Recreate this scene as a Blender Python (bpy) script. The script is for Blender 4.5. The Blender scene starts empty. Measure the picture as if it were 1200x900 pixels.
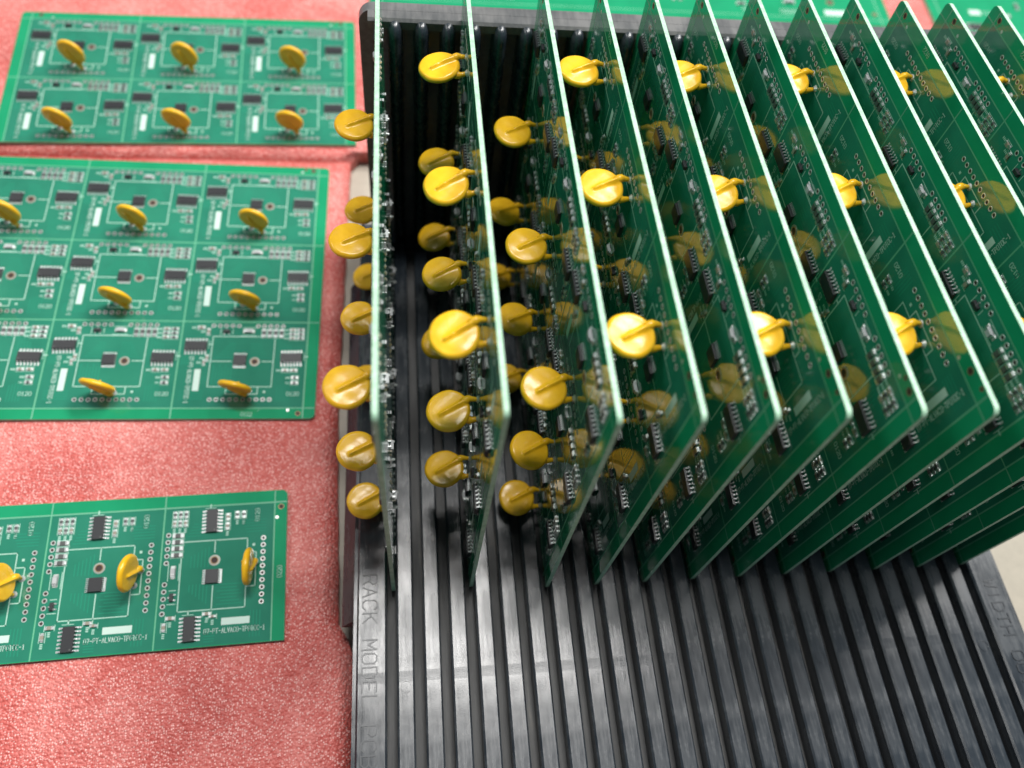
import bpy, math, random
from mathutils import Matrix, Vector
random.seed(7)
S = 0.001                                   # everything below is written in millimetres
sc = bpy.context.scene
col = sc.collection

# ------------------------------------------------------------------ camera, light, exposure
CAM_R = ((0.990442, 0.01715, -0.136859), (-0.073528, 0.905146, -0.418693), (0.116696, 0.424754, 0.897756))
CAM_P = (6.043, -46.169, 289.091)
cam = bpy.data.cameras.new('camera')
cam.sensor_width = 36.0
cam.lens = 26.978
cam.clip_start = 0.005
cam.clip_end = 50
camo = bpy.data.objects.new('camera', cam)
col.objects.link(camo)
camo.matrix_world = Matrix.Translation(Vector(CAM_P) * S) @ Matrix(CAM_R).to_4x4()
sc.camera = camo
cam.dof.use_dof = True
cam.dof.focus_distance = 0.235
cam.dof.aperture_fstop = 7.5

w = bpy.data.worlds.new('World')
sc.world = w
w.use_nodes = True
bg = w.node_tree.nodes['Background']
bg.inputs['Color'].default_value = (0.80, 0.91, 1.0, 1)
bg.inputs['Strength'].default_value = 0.15


def area(name, loc, sx, sy, power, color, aim):
    d = bpy.data.lights.new(name, 'AREA')
    d.shape = 'RECTANGLE'
    d.size = sx
    d.size_y = sy
    d.energy = power
    d.color = color
    o = bpy.data.objects.new(name, d)
    col.objects.link(o)
    o.location = loc
    o.rotation_euler = (Vector(aim) - Vector(loc)).to_track_quat('-Z', 'Y').to_euler()
    return o


area('ceiling_light', (0.16, 0.52, 1.55), 0.62, 0.16, 21, (1.0, 0.98, 0.95), (0.16, 0.52, 0))
area('ceiling_light', (0.95, 0.95, 1.60), 0.8, 0.24, 34, (1.0, 0.98, 0.95), (0.1, 0.2, 0))
area('ceiling_light', (-1.55, 0.75, 1.60), 1.2, 0.35, 12, (1.0, 0.98, 0.95), (0, 0.1, 0))
area('ceiling_light', (1.35, 1.0, 1.6), 0.30, 1.2, 6, (1.0, 0.98, 0.95), (0.1, 0.1, 0))
sc.view_settings.view_transform = 'Standard'
sc.view_settings.look = 'None'
sc.view_settings.exposure = 0.12
sc.view_settings.gamma = 1.0
sc.cycles.use_denoising = True
sc.cycles.max_bounces = 8


# ------------------------------------------------------------------ materials
def mat(name, color, rough=0.5, metal=0.0, ior=1.5, coat=0.0, spec=0.5):
    m = bpy.data.materials.new(name)
    m.use_nodes = True
    b = m.node_tree.nodes['Principled BSDF']
    b.inputs['Base Color'].default_value = (*color, 1)
    b.inputs['Roughness'].default_value = rough
    b.inputs['Metallic'].default_value = metal
    b.inputs['IOR'].default_value = ior
    b.inputs['Coat Weight'].default_value = coat
    b.inputs['Specular IOR Level'].default_value = spec
    return m


class NT:
    """small node helper"""
    def __init__(self, m):
        self.t = m.node_tree
        self.b = self.t.nodes['Principled BSDF']

    def n(self, kind, **kw):
        x = self.t.nodes.new(kind)
        for k, v in kw.items():
            if k in x.inputs:
                x.inputs[k].default_value = v
            else:
                setattr(x, k, v)
        return x

    def l(self, a, b):
        self.t.links.new(a, b)

    def coord(self):
        return self.n('ShaderNodeTexCoord').outputs['Object']

    def noise(self, vec, scale, detail=3.0, rough=0.55):
        x = self.n('ShaderNodeTexNoise')
        x.inputs['Scale'].default_value = scale
        x.inputs['Detail'].default_value = detail
        x.inputs['Roughness'].default_value = rough
        self.l(vec, x.inputs['Vector'])
        return x.outputs['Fac']

    def ramp(self, fac, stops):
        r = self.n('ShaderNodeValToRGB')
        e = r.color_ramp.elements
        while len(e) < len(stops):
            e.new(0.5)
        for i, (p, c) in enumerate(stops):
            e[i].position = p
            e[i].color = (*c, 1) if len(c) == 3 else c
        self.l(fac, r.inputs['Fac'])
        return r.outputs['Color']

    def bump(self, h, strength, dist):
        x = self.n('ShaderNodeBump')
        x.inputs['Strength'].default_value = strength
        x.inputs['Distance'].default_value = dist
        self.l(h, x.inputs['Height'])
        self.l(x.outputs['Normal'], self.b.inputs['Normal'])
        return x


def make_mask(name, dark, light):
    m = mat(name, dark, 0.08, ior=1.85)
    k = NT(m)
    c = k.coord()
    f = k.noise(c, 60, 3)
    k.l(k.ramp(f, [(0.3, dark), (0.7, light)]), k.b.inputs['Base Color'])
    g = k.noise(c, 130, 4)
    r = k.n('ShaderNodeMapRange')
    r.inputs['To Min'].default_value = 0.03
    r.inputs['To Max'].default_value = 0.10
    k.l(g, r.inputs['Value'])
    k.l(r.outputs['Result'], k.b.inputs['Roughness'])
    # fine laminate weave, barely felt in reflections
    h = k.noise(c, 900, 2)
    k.bump(h, 0.06, 0.0002)
    return m


def make_edge():
    m = mat('bare_laminate_edge', (0.62, 0.78, 0.64), 0.6)
    k = NT(m)
    f = k.noise(k.coord(), 420, 4, 0.7)
    k.l(k.ramp(f, [(0.3, (0.25, 0.46, 0.30)), (0.5, (0.36, 0.58, 0.42)), (0.75, (0.52, 0.72, 0.57))]), k.b.inputs['Base Color'])
    k.bump(f, 0.4, 0.0003)
    return m


def make_rack(name='black_rack_plastic', tones=((0.010, 0.014, 0.019), (0.017, 0.024, 0.032), (0.052, 0.060, 0.068)), extra=0.0):
    m = mat(name, (0.035, 0.040, 0.047), 0.33, ior=1.55)
    k = NT(m)
    c = k.coord()
    st = k.n('ShaderNodeMapping')
    st.inputs['Scale'].default_value = (1.0, 0.12, 1.0)
    k.l(c, st.inputs['Vector'])
    f = k.noise(st.outputs['Vector'], 500, 5, 0.65)
    big = k.noise(c, 38, 5, 0.6)
    mx = k.n('ShaderNodeMath', operation='MULTIPLY_ADD')
    k.l(f, mx.inputs[0])
    mx.inputs[1].default_value = 0.6
    k.l(big, mx.inputs[2])
    k.l(k.ramp(mx.outputs[0], [(0.45, tones[0]), (0.75, tones[1]), (0.95, tones[2])]), k.b.inputs['Base Color'])
    r = k.n('ShaderNodeMapRange')
    r.inputs['From Min'].default_value = 0.4
    r.inputs['From Max'].default_value = 1.0
    r.inputs['To Min'].default_value = 0.11 + extra
    r.inputs['To Max'].default_value = 0.33 + extra
    k.l(mx.outputs[0], r.inputs['Value'])
    k.l(r.outputs['Result'], k.b.inputs['Roughness'])
    # moulding waviness and scuffs, felt only in the sheen
    wav = k.noise(c, 55, 2, 0.5)
    hs = k.n('ShaderNodeMath', operation='MULTIPLY_ADD')
    k.l(wav, hs.inputs[0])
    hs.inputs[1].default_value = 3.5
    k.l(f, hs.inputs[2])
    k.bump(hs.outputs[0], 0.11, 0.0004)
    return m


def make_groove():
    m = mat('dusty_groove_floor', (0.085, 0.078, 0.070), 0.55)
    k = NT(m)
    c = k.coord()
    st = k.n('ShaderNodeMapping')
    st.inputs['Scale'].default_value = (1.0, 0.1, 1.0)
    k.l(c, st.inputs['Vector'])
    f = k.noise(st.outputs['Vector'], 300, 5, 0.7)
    k.l(k.ramp(f, [(0.35, (0.030, 0.031, 0.033)), (0.6, (0.075, 0.076, 0.076)), (0.8, (0.19, 0.175, 0.15))]), k.b.inputs['Base Color'])
    return m


def make_foam():
    m = mat('pink_pearl_foam', (0.6, 0.14, 0.13), 0.42)
    k = NT(m)
    c = k.coord()
    v = k.n('ShaderNodeTexVoronoi')
    v.inputs['Scale'].default_value = 1350
    v.inputs['Randomness'].default_value = 1.0
    k.l(c, v.inputs['Vector'])
    v2 = k.n('ShaderNodeTexVoronoi')
    v2.inputs['Scale'].default_value = 1050
    k.l(c, v2.inputs['Vector'])
    big = k.noise(c, 21, 5, 0.62)
    mid = k.noise(c, 420, 4, 0.7)
    add = k.n('ShaderNodeMath', operation='MULTIPLY_ADD')
    k.l(mid, add.inputs[0])
    add.inputs[1].default_value = 0.45
    k.l(big, add.inputs[2])
    base = k.ramp(add.outputs[0], [(0.50, (0.42, 0.064, 0.052)), (0.68, (0.53, 0.098, 0.082)), (0.90, (0.68, 0.215, 0.188))])
    spk = k.ramp(v.outputs['Distance'], [(0.15, (1, 1, 1)), (0.5, (0, 0, 0))])
    # glints of the beads, painted as pale specks on some of the cells
    pick = k.n('ShaderNodeSeparateColor')
    k.l(v.outputs['Color'], pick.inputs['Color'])
    gt = k.n('ShaderNodeMath', operation='GREATER_THAN')
    k.l(pick.outputs['Red'], gt.inputs[0])
    gt.inputs[1].default_value = 0.36
    mul = k.n('ShaderNodeMath', operation='MULTIPLY')
    k.l(gt.outputs[0], mul.inputs[0])
    k.l(spk, mul.inputs[1])
    mul2 = k.n('ShaderNodeMath', operation='MULTIPLY')
    k.l(mul.outputs[0], mul2.inputs[0])
    mul2.inputs[1].default_value = 0.72
    mix = k.n('ShaderNodeMix', data_type='RGBA')
    k.l(mul2.outputs[0], mix.inputs['Factor'])
    k.l(base, mix.inputs['A'])
    mix.inputs['B'].default_value = (0.95, 0.62, 0.58, 1)
    k.l(mix.outputs['Result'], k.b.inputs['Base Color'])
    hs = k.n('ShaderNodeMath', operation='SUBTRACT')
    k.l(mid, hs.inputs[0])
    k.l(v2.outputs['Distance'], hs.inputs[1])
    k.bump(hs.outputs[0], 0.6, 0.0007)
    k.b.inputs['Subsurface Weight'].default_value = 0.0
    return m


def make_table():
    m = mat('beige_table_top', (0.62, 0.54, 0.43), 0.5)
    k = NT(m)
    f = k.noise(k.coord(), 160, 5, 0.7)
    k.l(k.ramp(f, [(0.3, (0.33, 0.30, 0.245)), (0.7, (0.39, 0.35, 0.285))]), k.b.inputs['Base Color'])
    return m


def make_yellow():
    m = mat('yellow_epoxy_coat', (0.80, 0.44, 0.012), 0.27, ior=1.5)
    k = NT(m)
    c = k.coord()
    f = k.noise(c, 300, 4, 0.6)
    k.l(k.ramp(f, [(0.3, (0.80, 0.43, 0.010)), (0.7, (0.88, 0.52, 0.022))]), k.b.inputs['Base Color'])
    g = k.noise(c, 700, 2)
    k.bump(g, 0.10, 0.0004)
    return m


M = dict(
    mask=make_mask('solder_mask_bare_margin', (0.008, 0.255, 0.112), (0.012, 0.305, 0.138)),
    pour=make_mask('solder_mask_over_copper', (0.018, 0.175, 0.110), (0.026, 0.215, 0.136)), edge=make_edge(), rack=make_rack(), groove=make_groove(), foam=make_foam(),
    table=make_table(), yellow=make_yellow(),
    silk=mat('white_silkscreen_ink', (0.36, 0.58, 0.48), 0.5),
    bar=mat('white_ink_block', (0.50, 0.65, 0.58), 0.5),
    score=mat('scored_line', (0.12, 0.38, 0.24), 0.5),
    trace=mat('covered_copper_trace', (0.022, 0.245, 0.150), 0.1, ior=1.65),
    solder=mat('tinned_solder', (0.62, 0.66, 0.64), 0.36, metal=0.6),
    pin=mat('tinned_pin', (0.58, 0.60, 0.60), 0.34, metal=0.9),
    hole=mat('dark_drill_hole', (0.035, 0.018, 0.015), 0.7),
    letters=mat('matt_moulded_letters', (0.018, 0.024, 0.031), 0.32),
    rim=make_rack('rack_rim_painted_sheen', ((0.060, 0.063, 0.066), (0.085, 0.088, 0.091), (0.14, 0.14, 0.14)), 0.1),  # lighter grey than the rack: reflected room light painted into the rim colour
    ring=mat('dull_tinned_ring', (0.30, 0.33, 0.30), 0.45, metal=0.4),
    gold=mat('plated_hole_wall', (0.30, 0.20, 0.11), 0.45, metal=0.6),
    chip=mat('black_chip_resin', (0.022, 0.023, 0.026), 0.38),
    resistor=mat('black_resistor_film', (0.075, 0.08, 0.078), 0.35),
    ceramic=mat('tan_ceramic', (0.27, 0.24, 0.19), 0.45),
    diode=mat('grey_diode_body', (0.42, 0.43, 0.44), 0.32),
    lead=mat('coated_lead', (0.62, 0.34, 0.03), 0.3),
)


# ------------------------------------------------------------------ mesh builder (millimetres)
class MB:
    def __init__(self):
        self.v, self.f, self.m, self.mats = [], [], [], []

    def mi(self, key):
        if key not in self.mats:
            self.mats.append(key)
        return self.mats.index(key)

    def face(self, pts, key):
        b = len(self.v)
        self.v += [tuple(p) for p in pts]
        self.f.append(tuple(range(b, b + len(pts))))
        self.m.append(self.mi(key))

    def box(self, c, d, key, top=1.0, topkey=None):
        """box of centre c, size d; the top face scaled by top"""
        x, y, z = c
        a, b_, h = d[0] / 2, d[1] / 2, d[2] / 2
        B = len(self.v)
        for sz, t in ((-h, 1.0), (h, top)):
            for sx, sy in ((-1, -1), (1, -1), (1, 1), (-1, 1)):
                self.v.append((x + sx * a * t, y + sy * b_ * t, z + sz))
        k = self.mi(key)
        kt = self.mi(topkey or key)
        for q, kk in (((0, 3, 2, 1), k), ((4, 5, 6, 7), kt), ((0, 1, 5, 4), k), ((1, 2, 6, 5), k), ((2, 3, 7, 6), k), ((3, 0, 4, 7), k)):
            self.f.append(tuple(B + i for i in q))
            self.m.append(kk)

    def rect(self, u0, v0, u1, v1, z, key):
        self.face([(u0, v0, z), (u1, v0, z), (u1, v1, z), (u0, v1, z)], key)

    def line(self, p, q, wd, z, key):
        dx, dy = q[0] - p[0], q[1] - p[1]
        L = math.hypot(dx, dy) or 1
        nx, ny = -dy / L * wd / 2, dx / L * wd / 2
        ex, ey = dx / L * wd / 2, dy / L * wd / 2
        self.face([(p[0] - ex - nx, p[1] - ey - ny, z), (q[0] + ex - nx, q[1] + ey - ny, z), (q[0] + ex + nx, q[1] + ey + ny, z), (p[0] - ex + nx, p[1] - ey + ny, z)], key)

    def disc(self, u, v, r, z, key, n=12):
        self.face([(u + r * math.cos(i * 2 * math.pi / n), v + r * math.sin(i * 2 * math.pi / n), z) for i in range(n)], key)

    def lathe(self, u, v, prof, key, n=14):
        """rings (r, z) about an axis at u, v"""
        B = len(self.v)
        for r, z in prof:
            for i in range(n):
                a = i * 2 * math.pi / n
                self.v.append((u + r * math.cos(a), v + r * math.sin(a), z))
        k = self.mi(key)
        for j in range(len(prof) - 1):
            for i in range(n):
                i2 = (i + 1) % n
                self.f.append((B + j * n + i, B + j * n + i2, B + (j + 1) * n + i2, B + (j + 1) * n + i))
                self.m.append(k)

    def tube(self, pts, rad, key, n=8, cap=True):
        B = len(self.v)
        k = self.mi(key)
        P = [Vector(p) for p in pts]
        for i, p in enumerate(P):
            t = (P[min(i + 1, len(P) - 1)] - P[max(i - 1, 0)]).normalized()
            a = t.cross(Vector((0, 1, 0.01))).normalized()
            b_ = t.cross(a).normalized()
            for j in range(n):
                an = j * 2 * math.pi / n
                self.v.append(tuple(p + (a * math.cos(an) + b_ * math.sin(an)) * rad[i]))
        for i in range(len(P) - 1):
            for j in range(n):
                j2 = (j + 1) % n
                self.f.append((B + i * n + j, B + i * n + j2, B + (i + 1) * n + j2, B + (i + 1) * n + j))
                self.m.append(k)
        if cap:
            for e in (0, len(P) - 1):
                self.f.append(tuple(B + e * n + j for j in range(n)))
                self.m.append(k)

    def prism(self, poly, z0, z1, key, topkey=None):
        n = len(poly)
        B = len(self.v)
        self.v += [(x, y, z0) for x, y in poly] + [(x, y, z1) for x, y in poly]
        k, kt = self.mi(key), self.mi(topkey or key)
        self.f.append(tuple(range(B + n - 1, B - 1, -1)))
        self.m.append(kt)
        self.f.append(tuple(range(B + n, B + 2 * n)))
        self.m.append(kt)
        for i in range(n):
            j = (i + 1) % n
            self.f.append((B + i, B + j, B + n + j, B + n + i))
            self.m.append(k)

    def extrude(self, prof, axis, a, b_, key):
        """closed profile of pairs, swept along axis x (pairs are y,z) or y (pairs are x,z)"""
        n = len(prof)
        B = len(self.v)
        for t in (a, b_):
            for p, q in prof:
                self.v.append((t, p, q) if axis == 'x' else (p, t, q))
        k = self.mi(key)
        self.f.append(tuple(range(B + n)[:n]))
        self.m.append(k)
        self.f.append(tuple(range(B + 2 * n - 1, B + n - 1, -1)))
        self.m.append(k)
        for i in range(n):
            j = (i + 1) % n
            self.f.append((B + i, B + n + i, B + n + j, B + j))
            self.m.append(k)

    def mesh(self, name, smooth=False, fix=True):
        me = bpy.data.meshes.new(name)
        me.from_pydata([(x * S, y * S, z * S) for x, y, z in self.v], [], self.f)
        for k in self.mats:
            me.materials.append(M[k])
        me.polygons.foreach_set('material_index', self.m)
        if smooth:
            me.polygons.foreach_set('use_smooth', [True] * len(self.f))
        me.update()
        if fix:
            import bmesh
            bm = bmesh.new()
            bm.from_mesh(me)
            bmesh.ops.recalc_face_normals(bm, faces=bm.faces)
            bm.to_mesh(me)
            bm.free()
        return me


def link(name, me, parent=None, loc=(0, 0, 0)):
    o = bpy.data.objects.new(name, me)
    col.objects.link(o)
    o.location = Vector(loc) * S
    if parent:
        o.parent = parent
    return o


def thing(o, label, cat, group=None):
    o['label'] = label
    o['category'] = cat
    if group:
        o['group'] = group
    return o


# plain single-stroke lettering on a 4 x 6 grid
STROKES = {
    '0': ['0,1 0,5 1,6 3,6 4,5 4,1 3,0 1,0 0,1'], '1': ['1,5 2,6 2,0', '1,0 3,0'], '2': ['0,5 1,6 3,6 4,5 4,4 0,0 4,0'], '7': ['0,6 4,6 1.5,0'],
    'A': ['0,0 2,6 4,0', '.8,2.2 3.2,2.2'], 'B': ['0,0 0,6 3,6 4,5 4,4 3,3 0,3', '3,3 4,2 4,1 3,0 0,0'], 'C': ['4,5 3,6 1,6 0,5 0,1 1,0 3,0 4,1'],
    'D': ['0,0 0,6 2.5,6 4,4.5 4,1.5 2.5,0 0,0'], 'E': ['4,6 0,6 0,0 4,0', '0,3 3,3'], 'H': ['0,0 0,6', '4,0 4,6', '0,3 4,3'], 'I': ['2,0 2,6'],
    'K': ['0,0 0,6', '4,6 0,2.5', '1.2,3.6 4,0'], 'L': ['0,6 0,0 4,0'], 'M': ['0,0 0,6 2,2.5 4,6 4,0'], 'O': ['0,1 0,5 1,6 3,6 4,5 4,1 3,0 1,0 0,1'],
    'P': ['0,0 0,6 3,6 4,5 4,4 3,3 0,3'], 'R': ['0,0 0,6 3,6 4,5 4,4 3,3 0,3', '2,3 4,0'], 'S': ['4,5 3,6 1,6 0,5 0,4 1,3 3,3 4,2 4,1 3,0 1,0 0,1'],
    'T': ['0,6 4,6', '2,6 2,0'], 'U': ['0,6 0,1 1,0 3,0 4,1 4,6'], 'V': ['0,6 2,0 4,6'], 'W': ['0,6 1,0 2,4 3,0 4,6'], '-': ['.6,3 3.4,3'], ' ': [],
}


def put_text(mb, s, height, u, v, rot, z, key, width=.6, stroke=.14, depth=0.0):
    """lettering centred at u, v; height in mm, letters width x height wide; raised by depth when given"""
    g = height / 6.0
    gw = height * width / 4.0
    adv = gw * 5.6
    x0 = -(adv * len(s) - gw * 1.6) / 2
    c, s_ = math.cos(rot), math.sin(rot)

    def P(x, y):
        return (u + x * c - y * s_, v + x * s_ + y * c)
    for i, ch in enumerate(s):
        for st in STROKES[ch]:
            pts = [tuple(float(q) for q in p.split(',')) for p in st.split()]
            pts = [(x0 + i * adv + px * gw, (py - 3) * g) for px, py in pts]
            for p, q in zip(pts, pts[1:]):
                wd = height * stroke
                if not depth:
                    mb.line(P(*p), P(*q), wd, z, key)
                    continue
                dx, dy = q[0] - p[0], q[1] - p[1]
                L = math.hypot(dx, dy)
                ex, ey = dx / L * wd * .45, dy / L * wd * .45
                nx, ny = -dy / L * wd / 2, dx / L * wd / 2
                mb.prism([P(p[0] - ex - nx, p[1] - ey - ny), P(q[0] + ex - nx, q[1] + ey - ny), P(q[0] + ex + nx, q[1] + ey + ny), P(p[0] - ex + nx, p[1] - ey + ny)],
                         z, z + depth + .0007 * (len(mb.v) % 97), key)


# ------------------------------------------------------------------ circuit board: its layout, in cell coordinates
CW, CH = 50.0, 38.93            # one cell of the panel
MU, MV = 4.7, 4.5               # break-off margins
TH = 1.28                        # laminate thickness
PIX = '07-PT-ALVACO-TPOTOC-1'
HOLES_BOTTOM = [(25.3 - 11.43 + 2.54 * i, 3.7) for i in range(10)]
HOLES_TOP = [(12.1 + 2.52 * i, 37.0) for i in range(12) if i not in (5, 6)]
EYELET = (29.7, 20.5)
DISC = (25.3, 7.4)
LOGIC = [(6.2, 27.4), (44.2, 22.0)]
DRIVER = (23.9, 21.0)
DIODE = (26.3, 34.4)
ARRAY = [(32.4 + 2.35 * i, 33.6) for i in range(4)]
TRANSISTOR = (17.5, 34.2)
SMALL = [  # u, v, length, width, along u, kind
    (7.4, 36.0, 2.2, 1.2, True, 'ceramic'), (10.4, 34.1, 2.2, 1.2, False, 'ceramic'), (11.0, 22.0, 2.0, 1.1, False, 'ceramic'),
    (10.0, 20.0, 1.6, .9, False, 'ceramic'),
    (47.2, 35.2, 2.0, 1.0, True, 'resistor'), (47.2, 33.3, 2.0, 1.0, True, 'resistor'), (47.2, 31.4, 2.0, 1.0, True, 'resistor'),
    (44.0, 35.2, 1.8, 1.0, True, 'ceramic'), (44.0, 33.3, 1.8, 1.0, True, 'resistor'), (44.0, 31.4, 1.8, 1.0, True, 'ceramic'),
    (42.0, 16.6, 2.0, 1.1, True, 'ceramic'), (45.4, 16.6, 2.0, 1.1, True, 'ceramic'),
    (46.0, 13.3, 2.0, 1.1, True, 'resistor'), (46.0, 11.0, 2.0, 1.1, True, 'resistor'),
]


def rounded(u0, v0, u1, v1, r, corners=(1, 1, 1, 1), n=5):
    P = []
    for (cx, cy, a0), on in zip(((u0 + r, v0 + r, 180), (u1 - r, v0 + r, 270), (u1 - r, v1 - r, 0), (u0 + r, v1 - r, 90)), corners):
        if on:
            for i in range(n + 1):
                a = math.radians(a0 + 90 * i / n)
                P.append((cx + r * math.cos(a), cy + r * math.sin(a)))
        else:
            P.append((u0 if cx < (u0 + u1) / 2 else u1, v0 if cy < (v0 + v1) / 2 else v1))
    return P


def plate_mesh(b):
    mb = MB()
    mb.prism(rounded(*b['box'], 2.1, b['corners']), -TH, 0, 'edge', 'mask')
    return mb.mesh('board_plate')


def cell_silk(mb, u, v):
    z = 0.03
    R = lambda p, q, wd=.36, k='silk': mb.line((u + p[0], v + p[1]), (u + q[0], v + q[1]), wd, z, k)
    # big square with a broken middle line
    R((12.4, 32.0), (31.0, 32.0)); R((12.4, 9.3), (37.0, 9.3)); R((12.4, 9.3), (12.4, 32.0)); R((37.0, 9.3), (37.0, 31.5))
    R((12.4, 20.6), (20.6, 20.6)); R((32.6, 20.6), (37.0, 20.6))
    # outline of the disc's footprint
    R((19.6, 6.1), (31.8, 6.1)); R((19.6, 6.1), (19.6, 9.2)); R((31.8, 6.1), (31.8, 9.2))
    mb.rect(u + 6.8, v + 7.4, u + 9.2, v + 17.0, z, 'bar')
    put_text(mb, PIX, 1.6, u + 5.0, v + 12.4, -math.pi / 2, z, 'bar', width=.44, stroke=.125)
    put_text(mb, '0120', 1.5, u + 45.6, v + 6.2, 0, z, 'silk', stroke=.16)
    # small outlines round the little components
    for (a, b_, L, W_, al, kind) in SMALL:
        dx, dy = (L / 2 + .55, W_ / 2 + .35) if al else (W_ / 2 + .35, L / 2 + .55)
        mb.line((u + a - dx, v + b_ - dy), (u + a + dx, v + b_ - dy), .22, z, 'silk')
        mb.line((u + a - dx, v + b_ + dy), (u + a + dx, v + b_ + dy), .22, z, 'silk')
        # reference mark beside it: three little strokes
        for q in range(3):
            mb.rect(u + a - dx - 2.0 + q * .62, v + b_ - .45, u + a - dx - 1.62 + q * .62, v + b_ + .45, z, 'silk')
    for a, b_ in ARRAY:
        R((a - 1.0, b_ - 2.2), (a - 1.0, b_ + 2.2), .2); R((a + 1.0, b_ - 2.2), (a + 1.0, b_ + 2.2), .2)
    R((DIODE[0] - 2.9, DIODE[1] - 1.9), (DIODE[0] + 2.9, DIODE[1] - 1.9), .25); R((DIODE[0] - 2.9, DIODE[1] + 1.7), (DIODE[0] + 2.9, DIODE[1] + 1.7), .25)
    R((15.2, 32.9), (15.2, 35.6), .25); R((19.9, 33.1), (19.9, 35.2), .25)
    for a, b_ in LOGIC:
        R((a + 5.0, b_ + .9), (a + 6.2, b_ + .9), .5); R((a + 4.9, b_ - .9), (a + 4.9, b_ + 2.8), .22)
    mb.rect(u + 34.0, v + 6.6, u + 34.9, v + 7.5, z, 'silk')
    # covered copper running under the mask
    for q in range(7):
        a = 14.0 + 1.15 * q
        R((a, 10.6 + .9 * (q % 3)), (a, 19.0 - 1.4 * (q % 2)), .32, 'trace')
    for q in range(6):
        b_ = 22.6 + 1.2 * q
        R((14.6 + q * .9, b_), (21.4, b_), .3, 'trace'); R((27.6, b_), (34.6 - q * .6, b_), .3, 'trace')
    for q in range(5):
        a = 39.0 + 1.1 * q
        R((a, 25.8), (a, 30.4 - q * .5), .3, 'trace'); R((a + .4, 3.0), (a + .4, 9.6 + q * .5), .3, 'trace')
    for q in range(4):
        R((1.6 + q * .9, 19.2), (1.6 + q * .9, 22.4), .3, 'trace'); R((11.0, 4.0 + q * 1.1), (2.2, 4.0 + q * 1.1), .3, 'trace')


def silk_mesh(b):
    mb = MB()
    for ci, cj in b['cells']:
        mb.rect(ci * CW + .35, cj * CH + .35, (ci + 1) * CW - .35, (cj + 1) * CH - .35, .006, 'pour')
    for c in b['cells']:
        cell_silk(mb, c[0] * CW, c[1] * CH)
    z = 0.025
    u0, v0, u1, v1 = b['box']
    for u in b['ulines']:
        mb.line((u, v0 + .3), (u, v1 - .3), .5, z, 'score')
    for v in b['vlines']:
        mb.line((u0 + .3, v), (u1 - .3, v), .42, z - .01, 'score')
    for u, v, s, rot in b['text']:
        put_text(mb, s, 1.6, u, v, rot, z, 'silk', width=.5, stroke=.14)
    return mb.mesh('silkscreen', fix=False)


def pads_mesh(b):
    mb = MB()
    for ci, cj in b['cells']:
        U, V = ci * CW, cj * CH
        for (a, c_) in HOLES_BOTTOM + HOLES_TOP:
            mb.lathe(U + a, V + c_, [(.9, 0.02), (.84, .08), (.60, .08), (.54, 0.015)], 'solder', 10)
            mb.disc(U + a, V + c_, .57, .02, 'hole', 10)
            # back side: ring and a solder cone
            mb.lathe(U + a, V + c_, [(.9, -TH - .02), (.5, -TH - .2), (.1, -TH - .4)], 'solder', 7)
        for s in (-1, 1):
            mb.lathe(U + DISC[0] + 2.6 * s, V + DISC[1] - .9 * s, [(1.2, .02), (.9, .3), (.5, .75)], 'solder', 10)
            mb.lathe(U + DISC[0] + 2.6 * s, V + DISC[1] - .9 * s, [(1.2, -TH - .02), (.6, -TH - .5), (.3, -TH - 1.5)], 'solder', 8)
    for u, v, r, kind in b['drill']:
        if kind == 'hole':
            mb.lathe(u, v, [(r + .22, .012), (r + .2, .05), (r, .05), (r - .02, .01)], 'gold', 14)
            mb.disc(u, v, r, .02, 'hole', 14)
        else:
            mb.disc(u, v, r, .03, 'solder', 14)
    return mb.mesh('solder_pads')


def add_small(mb, u, v, L, W_, al, kind, h=.55):
    for s in (-1, 1):
        o = s * (L / 2 - L * .12)
        mb.box((u + (o if al else 0), v + (0 if al else o), h / 2), (L * .26 if al else W_, W_ if al else L * .26, h), 'pin')
        # solder fillet
        o = s * (L / 2 + .22)
        mb.box((u + (o if al else 0), v + (0 if al else o), .12), (.5 if al else W_, W_ if al else .5, .24), 'solder', .7)
    mb.box((u, v, h / 2 + .02), (L * .56 if al else W_ * .98, W_ * .98 if al else L * .56, h), kind)


def small_mesh(b):
    mb = MB()
    for ci, cj in b['cells']:
        for a, c_, L, W_, al, kind in SMALL:
            add_small(mb, ci * CW + a, cj * CH + c_, L, W_, al, kind)
    return mb.mesh('small_components')


# shared meshes of the parts that repeat in every cell
def logic_chip():
    b = MB()
    b.box((0, 0, .85), (8.65, 3.9, .75), 'chip', .96)
    b.box((0, 0, .4), (8.3, 3.6, .5), 'chip')
    b.disc(-3.5, -1.1, .35, 1.232, 'resistor', 8)
    p = MB()
    for i in range(7):
        x = (i - 3) * 1.27
        for s in (-1, 1):
            p.box((x, s * 2.1, .72), (.42, .5, .18), 'pin')
            p.box((x, s * 2.42, .42), (.42, .2, .7), 'pin')
            p.box((x, s * 2.85, .11), (.42, .85, .18), 'pin')
            p.box((x, s * 3.0, .04), (.62, 1.25, .06), 'solder')
    return b.mesh('logic_chip'), p.mesh('pin_row')


def driver_chip():
    b = MB()
    b.box((0, 0, .6), (5.0, 4.4, .9), 'chip', .96)
    p = MB()
    for i in range(8):
        x = (i - 3.5) * .65
        for s in (-1, 1):
            p.box((x, s * 2.5, .3), (.26, .5, .4), 'pin')
            p.box((x, s * 2.95, .09), (.28, .8, .14), 'pin')
    p.box((0, -3.05, .06), (4.6, .5, .08), 'solder')
    return b.mesh('driver_chip'), p.mesh('pin_row')


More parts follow.
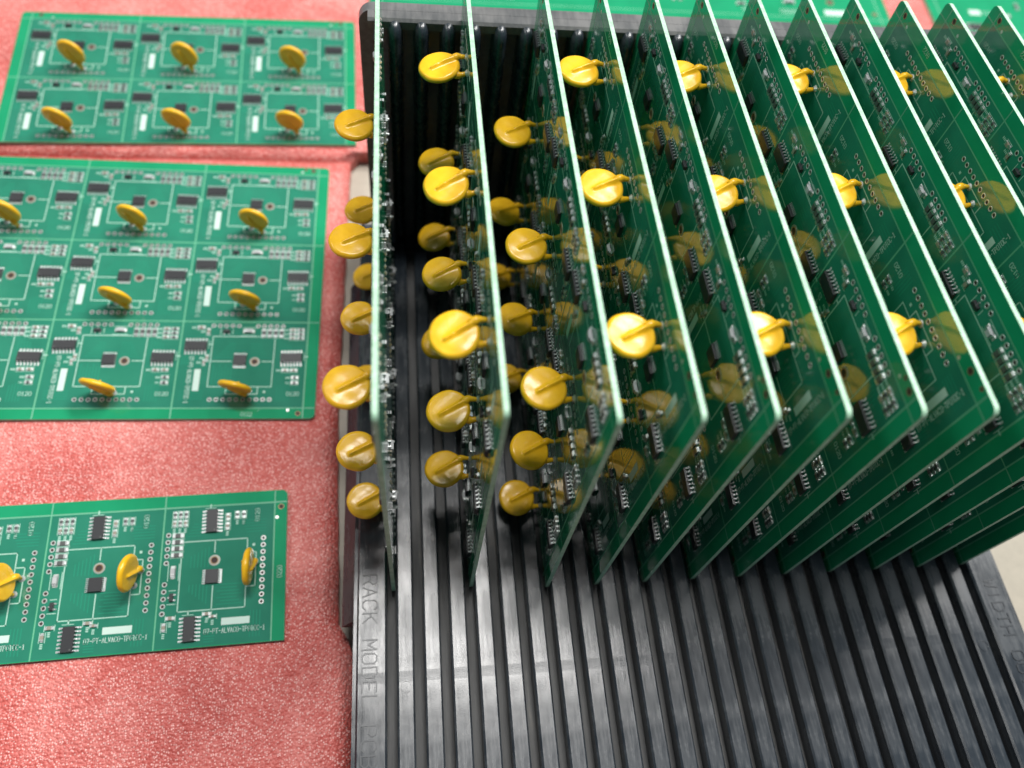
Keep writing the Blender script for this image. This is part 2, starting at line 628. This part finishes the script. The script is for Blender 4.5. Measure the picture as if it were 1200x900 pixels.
def eyelet():
    b = MB()
    b.lathe(0, 0, [(2.0, .01), (1.95, .09), (1.35, .12), (1.2, .03)], 'ring', 22)
    b.lathe(0, 0, [(1.45, .12), (1.4, .2), (1.15, .2), (1.1, .02)], 'gold', 22)
    b.disc(0, 0, 1.15, .035, 'hole', 18)
    return b.mesh('mounting_eyelet', smooth=False)


def diode():
    b = MB()
    b.box((0, 0, .6), (2.7, 1.7, .95), 'diode', .85)
    for s in (-1, 1):
        b.box((s * 1.5, 0, .4), (.5, 1.4, .75), 'pin')
        b.box((s * 1.85, 0, .14), (1.0, 1.7, .26), 'solder', .75)
    b.box((-.9, 0, 1.08), (.4, 1.3, .02), 'pin')
    return b.mesh('power_diode')


def array_resistor():
    b = MB()
    add_small(b, 0, 0, 3.2, 1.5, False, 'resistor', .6)
    return b.mesh('chip_resistor')


def transistor():
    b = MB()
    b.box((0, 0, .6), (2.9, 1.3, .95), 'chip', .9)
    for x, s in ((-.95, -1), (.95, -1), (0, 1)):
        b.box((x, s * .95, .12), (.42, .8, .2), 'pin')
    return b.mesh('transistor')


def back_block():
    b = MB()
    b.box((0, 0, -TH - .65), (3.0, 2.5, 1.0), 'diode', 1.0)
    for s in (-1, 1):
        b.box((s * 1.8, 0, -TH - .35), (.7, 1.6, .6), 'ceramic')
        b.box((s * .9, 1.7, -TH - .25), (.5, .7, .45), 'pin')
    return b.mesh('terminal_block')


def back_chip():
    b = MB()
    b.box((0, 0, -TH - .35), (1.9, 1.2, .6), 'resistor')
    for s in (-1, 1):
        b.box((s * 1.1, 0, -TH - .35), (.5, 1.1, .5), 'diode')
    return b.mesh('chip_resistor')


CZ, DR = 8.6, 6.45


def disc_varistor(seed):
    """coated disc: rounded rim and, on either face, the ridge of the lead under the coat"""
    mb = MB()
    k = mb.mi('yellow')
    NA, NR = 84, 24

    def thick(r):
        t = r / DR
        return 1.12 * max(0.0, 1 - t ** 9) ** 0.5 + 0.14 * (1 - t * t) + .10 * math.exp(-((r - DR + .75) / .45) ** 2)

    def ridge(x, z, s):
        # segment from beyond the centre to where the lead leaves the disc
        ax, az = 1.5 * s, CZ + 2.2
        bx, bz = -2.9 * s, CZ - 6.4
        t = ((x - ax) * (bx - ax) + (z - az) * (bz - az)) / ((bx - ax) ** 2 + (bz - az) ** 2)
        tc = min(1, max(0, t))
        d = math.hypot(x - ax - tc * (bx - ax), z - az - tc * (bz - az))
        return (0.80 + .45 * tc) * math.exp(-(d / (.5 + .2 * tc)) ** 2)

    rnd = random.Random(seed)
    ph = [rnd.uniform(0, 6.28) for _ in range(6)]
    idx = {}
    for s in (1, -1):
        for i in range(NR + 1):
            r = DR * (1 - (1 - i / NR) ** 1.6)
            for j in range(NA if i else 1):
                a = j * 2 * math.pi / NA
                lump = 1 + .010 * math.sin(2 * a + ph[0]) + .008 * math.sin(3 * a + ph[1]) + .004 * math.sin(7 * a + ph[2])
                x, z = r * lump * math.cos(a), CZ + r * lump * math.sin(a)
                if i == NR and s == -1:
                    idx[(s, i, j)] = idx[(1, i, j)]
                    continue
                fade = min(1, (DR - r) / .7)
                y = s * (thick(r) * (1 + .05 * math.sin(.6 * x + ph[3]) * math.sin(.55 * z + ph[4])) + (ridge(x, z, s) + .05 * math.sin(1.1 * x + ph[5]) * math.sin(.9 * z + ph[0])) * fade)
                idx[(s, i, j)] = len(mb.v)
                mb.v.append((x, y, z))
        for i in range(NR):
            for j in range(NA):
                j2 = (j + 1) % NA
                if i == 0:
                    q = (idx[(s, 0, 0)], idx[(s, 1, j)], idx[(s, 1, j2)])
                else:
                    q = (idx[(s, i, j)], idx[(s, i + 1, j)], idx[(s, i + 1, j2)], idx[(s, i, j2)])
                mb.f.append(q)
                mb.m.append(k)
    d = mb.mesh('disc_varistor', smooth=True)
    L = []
    for s in (1, -1):
        t = MB()
        t.tube([(-2.0 * s, 1.0 * s, CZ - 3.6), (-2.5 * s, 1.15 * s, CZ - 5.0), (-2.75 * s, 1.15 * s, CZ - 6.0), (-2.85 * s, 1.1 * s, 2.3), (-2.75 * s, 1.0 * s, 1.4), (-2.6 * s, .9 * s, .1)],
               [.75, 1.2, 1.2, .95, .74, .6], 'yellow', 12)
        L.append(t.mesh('lead', smooth=True))
    return d, L


LOGIC_ME, DRIVER_ME, EYE_ME, DIODE_ME, RES_ME, TRAN_ME = logic_chip(), driver_chip(), eyelet(), diode(), array_resistor(), transistor()
CASTS = [disc_varistor(q) for q in range(5)]
BLOCK_ME, BCHIP_ME = back_block(), back_chip()


def layout(cells, box, corners, ulines, vlines, text, drill):
    b = dict(cells=cells, box=box, corners=corners, ulines=ulines, vlines=vlines, text=text, drill=drill)
    b['plate'], b['silk'], b['pads'], b['small'] = plate_mesh(b), silk_mesh(b), pads_mesh(b), small_mesh(b)
    return b


DRILL_B = [(7.8, -2.4, .85, 'hole'), (2.3, -3.3, .5, 'hole'), (12.7, -.8, .6, 'dot'), (148.2, -2.3, .85, 'hole'), (144.2, -.9, .6, 'dot')]
H3 = 3 * CH
DRILL_T = [(147.6, H3 + 2.6, .85, 'hole'), (144.2, H3 + 3.2, .5, 'hole'), (142.7, H3 + 1.6, .6, 'dot'), (4.0, H3 + 2.6, .85, 'hole'), (9.5, H3 + 1.0, .6, 'dot')]
FULL = layout([(i, j) for j in range(3) for i in range(3)], (-MU, -MV, 150 + MU, H3 + MV), (1, 1, 1, 1), [0, 50, 100, 150], [0, CH, 2 * CH, H3],
              [(128.5, -2.6, '0122', 0)], DRILL_B + DRILL_T)
TWO = layout([(i, j) for j in (1, 2) for i in range(3)], (-MU, CH, 150 + MU, H3 + MV), (0, 0, 1, 1), [0, 50, 100, 150], [2 * CH, H3], [], DRILL_T)
ROW = layout([(2, j) for j in range(3)], (100, -MV, 150 + MU, H3 + MV), (0, 1, 1, 0), [150], [0, CH, 2 * CH, H3], [(124.0, -2.3, '0220', 0)], [d for d in DRILL_B + DRILL_T if d[0] > 100])


def build_board(name, b, label, group, leans=None, back=False, seed=0, lean_row=None):
    rnd = random.Random(seed)
    root = thing(link(name, None), label, 'circuit board', group)
    root.empty_display_size = .01
    link('board_plate', b['plate'], root)
    link('silkscreen', b['silk'], root)
    o = link('solder_pads', b['pads'], root); o['kind'] = 'stuff'
    o = link('small_components', b['small'], root); o['kind'] = 'stuff'
    for n, (ci, cj) in enumerate(b['cells']):
        U, V = ci * CW, cj * CH
        for a, c_ in LOGIC:
            o = link('logic_chip', LOGIC_ME[0], root, (U + a + rnd.uniform(-.15, .15), V + c_ + rnd.uniform(-.12, .12), 0))
            o.rotation_euler[2] = rnd.uniform(-.02, .02)
            link('pin_row', LOGIC_ME[1], o)
        o = link('driver_chip', DRIVER_ME[0], root, (U + DRIVER[0], V + DRIVER[1], 0))
        link('pin_row', DRIVER_ME[1], o)
        link('mounting_eyelet', EYE_ME, root, (U + EYELET[0], V + EYELET[1], 0))
        link('power_diode', DIODE_ME, root, (U + DIODE[0], V + DIODE[1], 0))
        link('transistor', TRAN_ME, root, (U + TRANSISTOR[0], V + TRANSISTOR[1], 0))
        for a, c_ in ARRAY:
            link('chip_resistor', RES_ME, root, (U + a, V + c_, 0))
        cast = CASTS[rnd.randrange(5)]
        d = link('disc_varistor', cast[0], root, (U + DISC[0], V + DISC[1], 0))
        ln = leans[n] if leans else (rnd.uniform(-5, 5), rnd.uniform(-3, 3), rnd.uniform(-9, -3))
        if lean_row:
            ln = (lean_row[cj] + ln[0] * .5, ln[1], ln[2])
        d.rotation_euler = tuple(math.radians(x) for x in ln)
        for me in cast[1]:
            link('lead', me, d)
        if back:
            link('terminal_block', BLOCK_ME, root, (U + 25, V + 9.5, 0))
            for q, (a, c_) in enumerate(((8, 30), (18, 33), (33, 14), (38, 27), (44, 8), (14, 10))):
                bo = link('chip_resistor', BCHIP_ME, root, (U + a, V + c_, 0))
                bo.rotation_euler[2] = math.pi / 2 * (q % 2)
    return root


# ------------------------------------------------------------------ frames of reference
FA = 0.096358                                    # the rack stands tipped back a little
RACK = Matrix.Translation(Vector((0, 1.384, 20.742)) * S) @ Matrix.Rotation(-FA, 4, 'X')
PITCH = 8.867


def frame(ux, uy, uz, o):
    m = Matrix.Identity(4)
    for i in range(3):
        m[i][0], m[i][1], m[i][2], m[i][3] = ux[i], uy[i], uz[i], o[i] * S
    return m


# ------------------------------------------------------------------ the setting: table top, pink foam
mb = MB()
mb.box((150, 200, -19), (1500, 1400, 20), 'table')
t = link('table_top', mb.mesh('table_top'))
t['kind'] = 'structure'


def foam(poly_right, x0, y0, y1, top, name):
    """slab with a soft uneven edge; the right side follows poly_right(y)"""
    mb = MB()
    k = mb.mi('foam')
    nx, ny = 60, max(8, int((y1 - y0) / 5))
    rnd = random.Random(int(y0))
    jit = [rnd.uniform(-.25, .25) for _ in range(ny + 1)]
    G = {}
    for j in range(ny + 1):
        y = y0 + (y1 - y0) * j / ny
        xr = poly_right(y) + jit[j]
        for i in range(nx + 1):
            x = x0 + (xr - x0) * (i / nx)
            e = min(xr - x, x - x0, y - y0, y1 - y)
            z = top - (1.6 * max(0, 1 - e / 3.0) ** 2) - .25 * (1 + math.sin(x * .07 + y * .05) * math.sin(y * .083 - x * .03))
            G[(i, j)] = len(mb.v)
            mb.v.append((x, y, z))
    for j in range(ny):
        for i in range(nx):
            mb.f.append((G[(i, j)], G[(i + 1, j)], G[(i + 1, j + 1)], G[(i, j + 1)]))
            mb.m.append(k)
    loop = [G[(i, 0)] for i in range(nx + 1)] + [G[(nx, j)] for j in range(1, ny + 1)] + [G[(i, ny)] for i in range(nx - 1, -1, -1)] + [G[(0, j)] for j in range(ny - 1, 0, -1)]
    B = len(mb.v)
    for q in loop:
        x, y, z = mb.v[q]
        mb.v.append((x, y, -8.95))
    n = len(loop)
    for a in range(n):
        b_ = (a + 1) % n
        mb.f.append((loop[a], loop[b_], B + b_, B + a))
        mb.m.append(k)
    mb.f.append(tuple(range(B, B + n)))
    mb.m.append(k)
    return link(name, mb.mesh(name, smooth=True))


def lerp_poly(P):
    def f(y):
        for (a, b_), (c, d) in zip(P, P[1:]):
            if y <= c:
                return b_ + (d - b_) * max(0, (y - a)) / (c - a)
        return P[-1][1]
    return f


o = foam(lerp_poly([(-260, -13), (-52, -13.6), (-11, -14.6), (-6, -19.5), (78, -21.5), (207, -18.5)]), -420, -260, 206.5, 0, 'foam_sheet')
thing(o, 'large pink pearly foam sheet under the two nearer green boards', 'foam sheet', 'pink foam sheets')
o = foam(lerp_poly([(207, -18.0), (211, -15.5), (217, -12.0), (218, 560), (600, 560)]), -420, 207.6, 620, 0.1, 'foam_sheet')
thing(o, 'pink foam sheet reaching round behind the black rack, under the far boards', 'foam sheet', 'pink foam sheets')

# ------------------------------------------------------------------ the rack
rack = thing(link('board_rack', None), 'black ribbed plastic rack holding upright green circuit boards in its slots', 'board rack')
rack.matrix_world = RACK
rack.empty_display_size = .01
YF, YB = -92.0, 155.5
XL, XR = -12.0, 24 * PITCH + 13.6
GD = 6.2                                         # groove depth
mb = MB()
mb.extrude([(YF, -GD - 6), (YF, -GD - .01), (YB + 16, -GD - .01), (YB + 16, -GD - 6)], 'x', XL + .5, XR - .5, 'rack')
link('base_plate', mb.mesh('base_plate'), rack)
mb = MB()
mb.rect(XL + 1, YF + 1, XR - 1, YB, -GD, 'groove')
link('groove_floor', mb.mesh('groove_floor'), rack)
STEP = -26.0


def rib_mesh(x0, x1, marks=()):
    """one floor rib: chamfered top, a slight step near the front"""
    b = MB()
    ch = .6
    k = b.mi('rack')
    secs = []
    for y, dz in ((YF + .5, -.06), (STEP - 2.6, -.06), (STEP - .9, -.035), (STEP + .8, 0), (YB, 0)):
        secs.append([(x0, y, -GD), (x0, y, -ch + dz), (x0 + ch, y, dz), (x1 - ch, y, dz), (x1, y, -ch + dz), (x1, y, -GD)])
    B = len(b.v)
    for s in secs:
        b.v += s
    for i in range(len(secs) - 1):
        for j in range(5):
            b.f.append((B + i * 6 + j, B + i * 6 + j + 1, B + i * 6 + 6 + j + 1, B + i * 6 + 6 + j))
            b.m.append(k)
    for i in (0, len(secs) - 1):
        b.f.append(tuple(B + i * 6 + j for j in range(6)))
        b.m.append(k)
    for (mx, my) in marks:
        b.lathe(mx, my, [(1.9, -.5), (1.9, .12), (1.6, .12), (1.5, -.25), (.01, -.25)], 'rack', 16)
    return b.mesh('floor_rib')


HALF = 2.78
base_rib = rib_mesh(-HALF, HALF)
mark_rib = rib_mesh(-HALF, HALF, [(0, -30.0)])
for k_ in range(24):
    link('floor_rib', mark_rib if k_ in (0, 11, 16, 23) else base_rib, rack, ((k_ + .5) * PITCH, 0, 0))
g0 = PITCH / 2 - HALF                            # half a groove
link('edge_rail', rib_mesh(XL + .6, -g0), rack)
link('edge_rail', rib_mesh(24 * PITCH + g0, XR - .6), rack)
# raised lettering on the two rails
mb = MB()
put_text(mb, 'RACK MODEL PCBH', 4.6, -7.2, -25.0, -math.pi / 2, -.2, 'letters', width=.67, stroke=.10, depth=.34)
o = link('raised_lettering', mb.mesh('raised_lettering'), rack)
mb = MB()
put_text(mb, 'WIDTH OUTSIDE', 4.4, 24 * PITCH + 7.4, -34.0, -math.pi / 2, -.2, 'letters', width=.7, stroke=.11, depth=.38)
o = link('raised_lettering', mb.mesh('raised_lettering', fix=False), rack)
# side skirts down to the table, and the low ledge on the left
def side_skirt(x0, x1):
    b = MB()
    zt = lambda y: (-8.97 - 20.742 + y * math.sin(FA)) / math.cos(FA)
    b.extrude([(YF, -1.2), (YB + 17, -1.2), (YB + 17, zt(YB + 17)), (YF, zt(YF))], 'x', x0, x1, 'rack')
    return b.mesh('side_skirt')


link('side_skirt', side_skirt(XL - .6, XL + .58), rack)
link('side_skirt', side_skirt(XR - .58, XR + .6), rack)
mb = MB()
mb.extrude([(XL - 5.4, -13.5), (XL - 4.9, -12.2), (XL - .62, -5.2), (XL - .62, -14.5)], 'y', -7, 140, 'rack')
link('side_ledge', mb.mesh('side_ledge'), rack)
# back wall: plate, rim with rounded shoulders, a rounded rib with a domed top between every two slots
mb = MB()
ZT = 104.0
R_ = 5.0
WL = -7.6
prof = []
for i in range(7):
    a = math.radians(180 - 90 * i / 6)
    prof.append((WL + R_ + R_ * math.cos(a), ZT - R_ + R_ * math.sin(a)))
for i in range(7):
    a = math.radians(90 - 90 * i / 6)
    prof.append((XR - R_ + R_ * math.cos(a), ZT - R_ + R_ * math.sin(a)))
prof += [(XR, -GD - 5.99), (WL, -GD - 5.99)]
mb.extrude(prof, 'y', 165.2, 169.5, 'rim')
link('back_wall', mb.mesh('back_wall'), rack)
mb = MB()
mb.extrude([(160.3, ZT - 3.6), (160.3, ZT - .9), (161.2, ZT - .05), (165.3, ZT - .05), (165.3, ZT - 3.6)], 'x', WL + 3.2, XR - 5, 'rim')
link('top_rim', mb.mesh('top_rim'), rack)


def wall_rib():
    b = MB()
    n, m = 10, 5
    rings = []
    hw, dp = 2.6, 9.2
    zs = [(-GD, 1, 0)] + [(ZT - 5.0 + 4.4 * math.sin(math.radians(90 * q / m)), math.cos(math.radians(86 * q / m)), q) for q in range(m + 1)]
    for z, s, q in zs:
        ring = []
        for i in range(n + 1):
            a = math.pi * i / n
            ring.append((-hw * (.35 + .65 * s) * math.cos(a), 165.4 - (dp * (.5 + .5 * s)) * math.sin(a) ** .7, z))
        rings.append(ring)
    B = len(b.v)
    k = b.mi('rack')
    for r in rings:
        b.v += r
    w_ = n + 1
    for j in range(len(rings) - 1):
        for i in range(n):
            b.f.append((B + j * w_ + i, B + j * w_ + i + 1, B + (j + 1) * w_ + i + 1, B + (j + 1) * w_ + i))
            b.m.append(k)
    b.f.append(tuple(B + (len(rings) - 1) * w_ + i for i in range(w_)))
    b.m.append(k)
    return b.mesh('wall_rib', smooth=True)


WR = wall_rib()
for k_ in range(24):
    link('wall_rib', WR, rack, ((k_ + .5) * PITCH, 0, 0))

# ------------------------------------------------------------------ boards standing in the rack
SLOTS = [0, 3, 6, 8, 10, 12, 14, 16, 18, 20, 22, 24]
ORD = ['first', 'second', 'third', 'fourth', 'fifth', 'sixth', 'seventh', 'eighth', 'ninth', 'tenth', 'eleventh', 'last']
TOPZ = 116.9
MF = 4.85
LEANS = [-.009, -.002, -.021, -.011, -.017, -.024, -.019, -.016, -.021, -.018, -.023, -.019]
BACK = [1.5, 1.5, 0, 0, 0, 0, 0, 0, 0, 0, 0, 0]
for n, sl in enumerate(SLOTS):
    flip = n % 2 == 1
    if n == 0:
        lab = 'green circuit board standing edge-on at the left end of the black rack, beside pink foam'
    elif n == 11:
        lab = 'green circuit board standing at the right end of the black rack, beside bare beige table'
    else:
        lab = ORD[n] + ' upright green circuit board counted from the left end of the black rack'
    b = build_board('circuit_board', FULL, lab, 'circuit boards standing in the black rack', back=(n == 0), seed=n, lean_row={1: (-10, -9, -9), 2: (-3, -12, -5)}.get(n))
    if flip:
        m = frame((0, 1, 0), (0, 0, -1), (-1, 0, 0), (0, MF, TOPZ))
    else:
        m = frame((0, -1, 0), (0, 0, 1), (-1, 0, 0), (0, MF + 150, TOPZ - H3))
    b.matrix_world = RACK @ Matrix.Translation(Vector((PITCH * sl, BACK[n], 0)) * S) @ Matrix.Rotation(LEANS[n], 4, 'Y') @ Matrix.Rotation(-.006 * (n < 2), 4, 'X') @ m

# ------------------------------------------------------------------ boards lying on the foam
GF = 'circuit boards lying flat on the pink foam'
b = build_board('circuit_board', FULL, 'green circuit board with three rows of yellow discs, lying flat beside the rack', GF,
                leans=[(13, 0, -13), (11, 0, -15), (13, 2, -13), (10, 0, -13), (6, 0, -16), (7, 1, -13), (-2, 0, -15), (1, 2, -18), (2, 0, -14)], seed=31)
c, s = math.cos(-.0215), math.sin(-.0215)
o150 = (-34.751, 79.086)
b.matrix_world = frame((c, s, 0), (-s, c, 0), (0, 0, 1), (o150[0] - 150 * c, o150[1] - 150 * s, TH))
b = build_board('circuit_board', TWO, 'green circuit board with two rows of discs, lying flat beside the far rack end', GF,
                leans=[(8, 0, -18), (6, 0, -15), (7, 0, -14), (-1, 0, -21), (-3, 0, -19), (-1, 0, -16)], seed=32)
c, s = math.cos(.0207), math.sin(.0207)
ox, oy = -20.202, 214.691
b.matrix_world = frame((c, s, 0), (-s, c, 0), (0, 0, 1), (ox - 150 * c + CH * s, oy - 150 * s - CH * c, TH + .1))
b = build_board('circuit_board', ROW, 'narrow green circuit board with one row of discs, lying nearest on pink foam', GF,
                leans=[(2, -4, -4), (-4, 0, -10), (-12, 0, 2)], seed=33)
c, s = math.cos(.0249), math.sin(.0249)
ux, uy = (-s, c, 0), (-c, -s, 0)
ox, oy = -42.15, -9.138
b.matrix_world = frame(ux, uy, (0, 0, 1), (ox - 100 * ux[0], oy - 100 * ux[1], TH))
# far side of the rack: larger boards of another kind
def big_board(w_, d_, label, holes, bars, parts, texts, pos, rot):
    root = thing(link('circuit_board', None), label, 'circuit board', GF)
    root.empty_display_size = .01
    mb = MB()
    mb.prism(rounded(0, 0, w_, d_, 2.2), -TH, 0, 'edge', 'mask')
    link('board_plate', mb.mesh('board_plate'), root)
    mb = MB()
    for x in (6.2, w_ - 6.2):
        mb.line((x, .4), (x, d_ - .4), .6, .02, 'score')
    for y in (5.2, d_ - 5.2):
        mb.line((.4, y), (w_ - .4, y), .5, .012, 'score')
    for x0, y0, x1, y1 in bars:
        mb.rect(x0, y0, x1, y1, .03, 'bar')
    for s, h, x, y in texts:
        put_text(mb, s, h, x, y, 0, .03, 'silk', stroke=.16)
    rnd = random.Random(int(w_))
    for _ in range(70):
        x, y, L = rnd.uniform(9, w_ - 24), rnd.uniform(8, d_ - 12), rnd.uniform(3, 12)
        mb.line((x, y), (x + L, y), .35, .008 + .0001 * _, 'trace')
    link('silkscreen', mb.mesh('silkscreen', fix=False), root)
    for x, y, r_ in holes:
        mb = MB()
        mb.lathe(x, y, [(r_ + .5, .012), (r_ + .45, .08), (r_, .08), (r_ - .03, .01)], 'gold', 18)
        mb.disc(x, y, r_, .02, 'hole', 18)
        link('mounting_eyelet', mb.mesh('mounting_eyelet'), root)
    for kind, x, y, rz in parts:
        if kind == 'chip':
            o = link('logic_chip', LOGIC_ME[0], root, (x, y, 0))
            link('pin_row', LOGIC_ME[1], o)
        elif kind == 'diode':
            o = link('power_diode', DIODE_ME, root, (x, y, 0))
            o.scale = (1.6, 1.6, 1.5)
        else:
            o = link('chip_resistor', RES_ME, root, (x, y, 0))
            o.scale = (1.4, 1.4, 1.3)
        o.rotation_euler[2] = rz
    c, s = math.cos(rot), math.sin(rot)
    root.matrix_world = frame((c, s, 0), (-s, c, 0), (0, 0, 1), (pos[0], pos[1], TH + .1))
    return root


big_board(301, 96, 'wide green circuit board lying flat behind the black rack', [(266, 18.5, 1.7), (292, 10, 1.0), (8, 90, 1.5)], [(260.5, 7.6, 279, 11.8), (150, 60, 168, 64)],
          [('diode', 51, 12, 0), ('diode', 57, 12, 0), ('chip', 66, 13, .0), ('resistor', 73, 12, .4), ('resistor', 76.5, 12, 0), ('diode', 240, 17, 0), ('resistor', 170, 17, 0), ('resistor', 174, 17, 0),
           ('resistor', 210, 14, 1.57), ('diode', 120, 30, 0), ('chip', 220, 40, 0), ('chip', 90, 44, 0), ('resistor', 140, 40, 0)],
          [('02200122', 3.0, 243, 9.6), ('0122', 3.0, 215, 10)], (-9.5, 311.0), .008)
big_board(150, 96, 'green circuit board with brown holes lying flat behind the right end of the rack', [(47, 5.6 + 6, 2.0), (3.4, 3.2, .9), (90, 11, 1.6)], [(26, 21.5, 33.5, 25.5)],
          [('diode', 49, 19.5, .5), ('chip', 26.5, 10.5, 0), ('resistor', 20.5, 10.5, 0), ('resistor', 14, 24, 0), ('diode', 70, 14, 0), ('chip', 80, 30, 0), ('resistor', 60, 30, 0)],
          [('0122', 2.4, 39, 23.5)], (320.0, 306.0), .01)
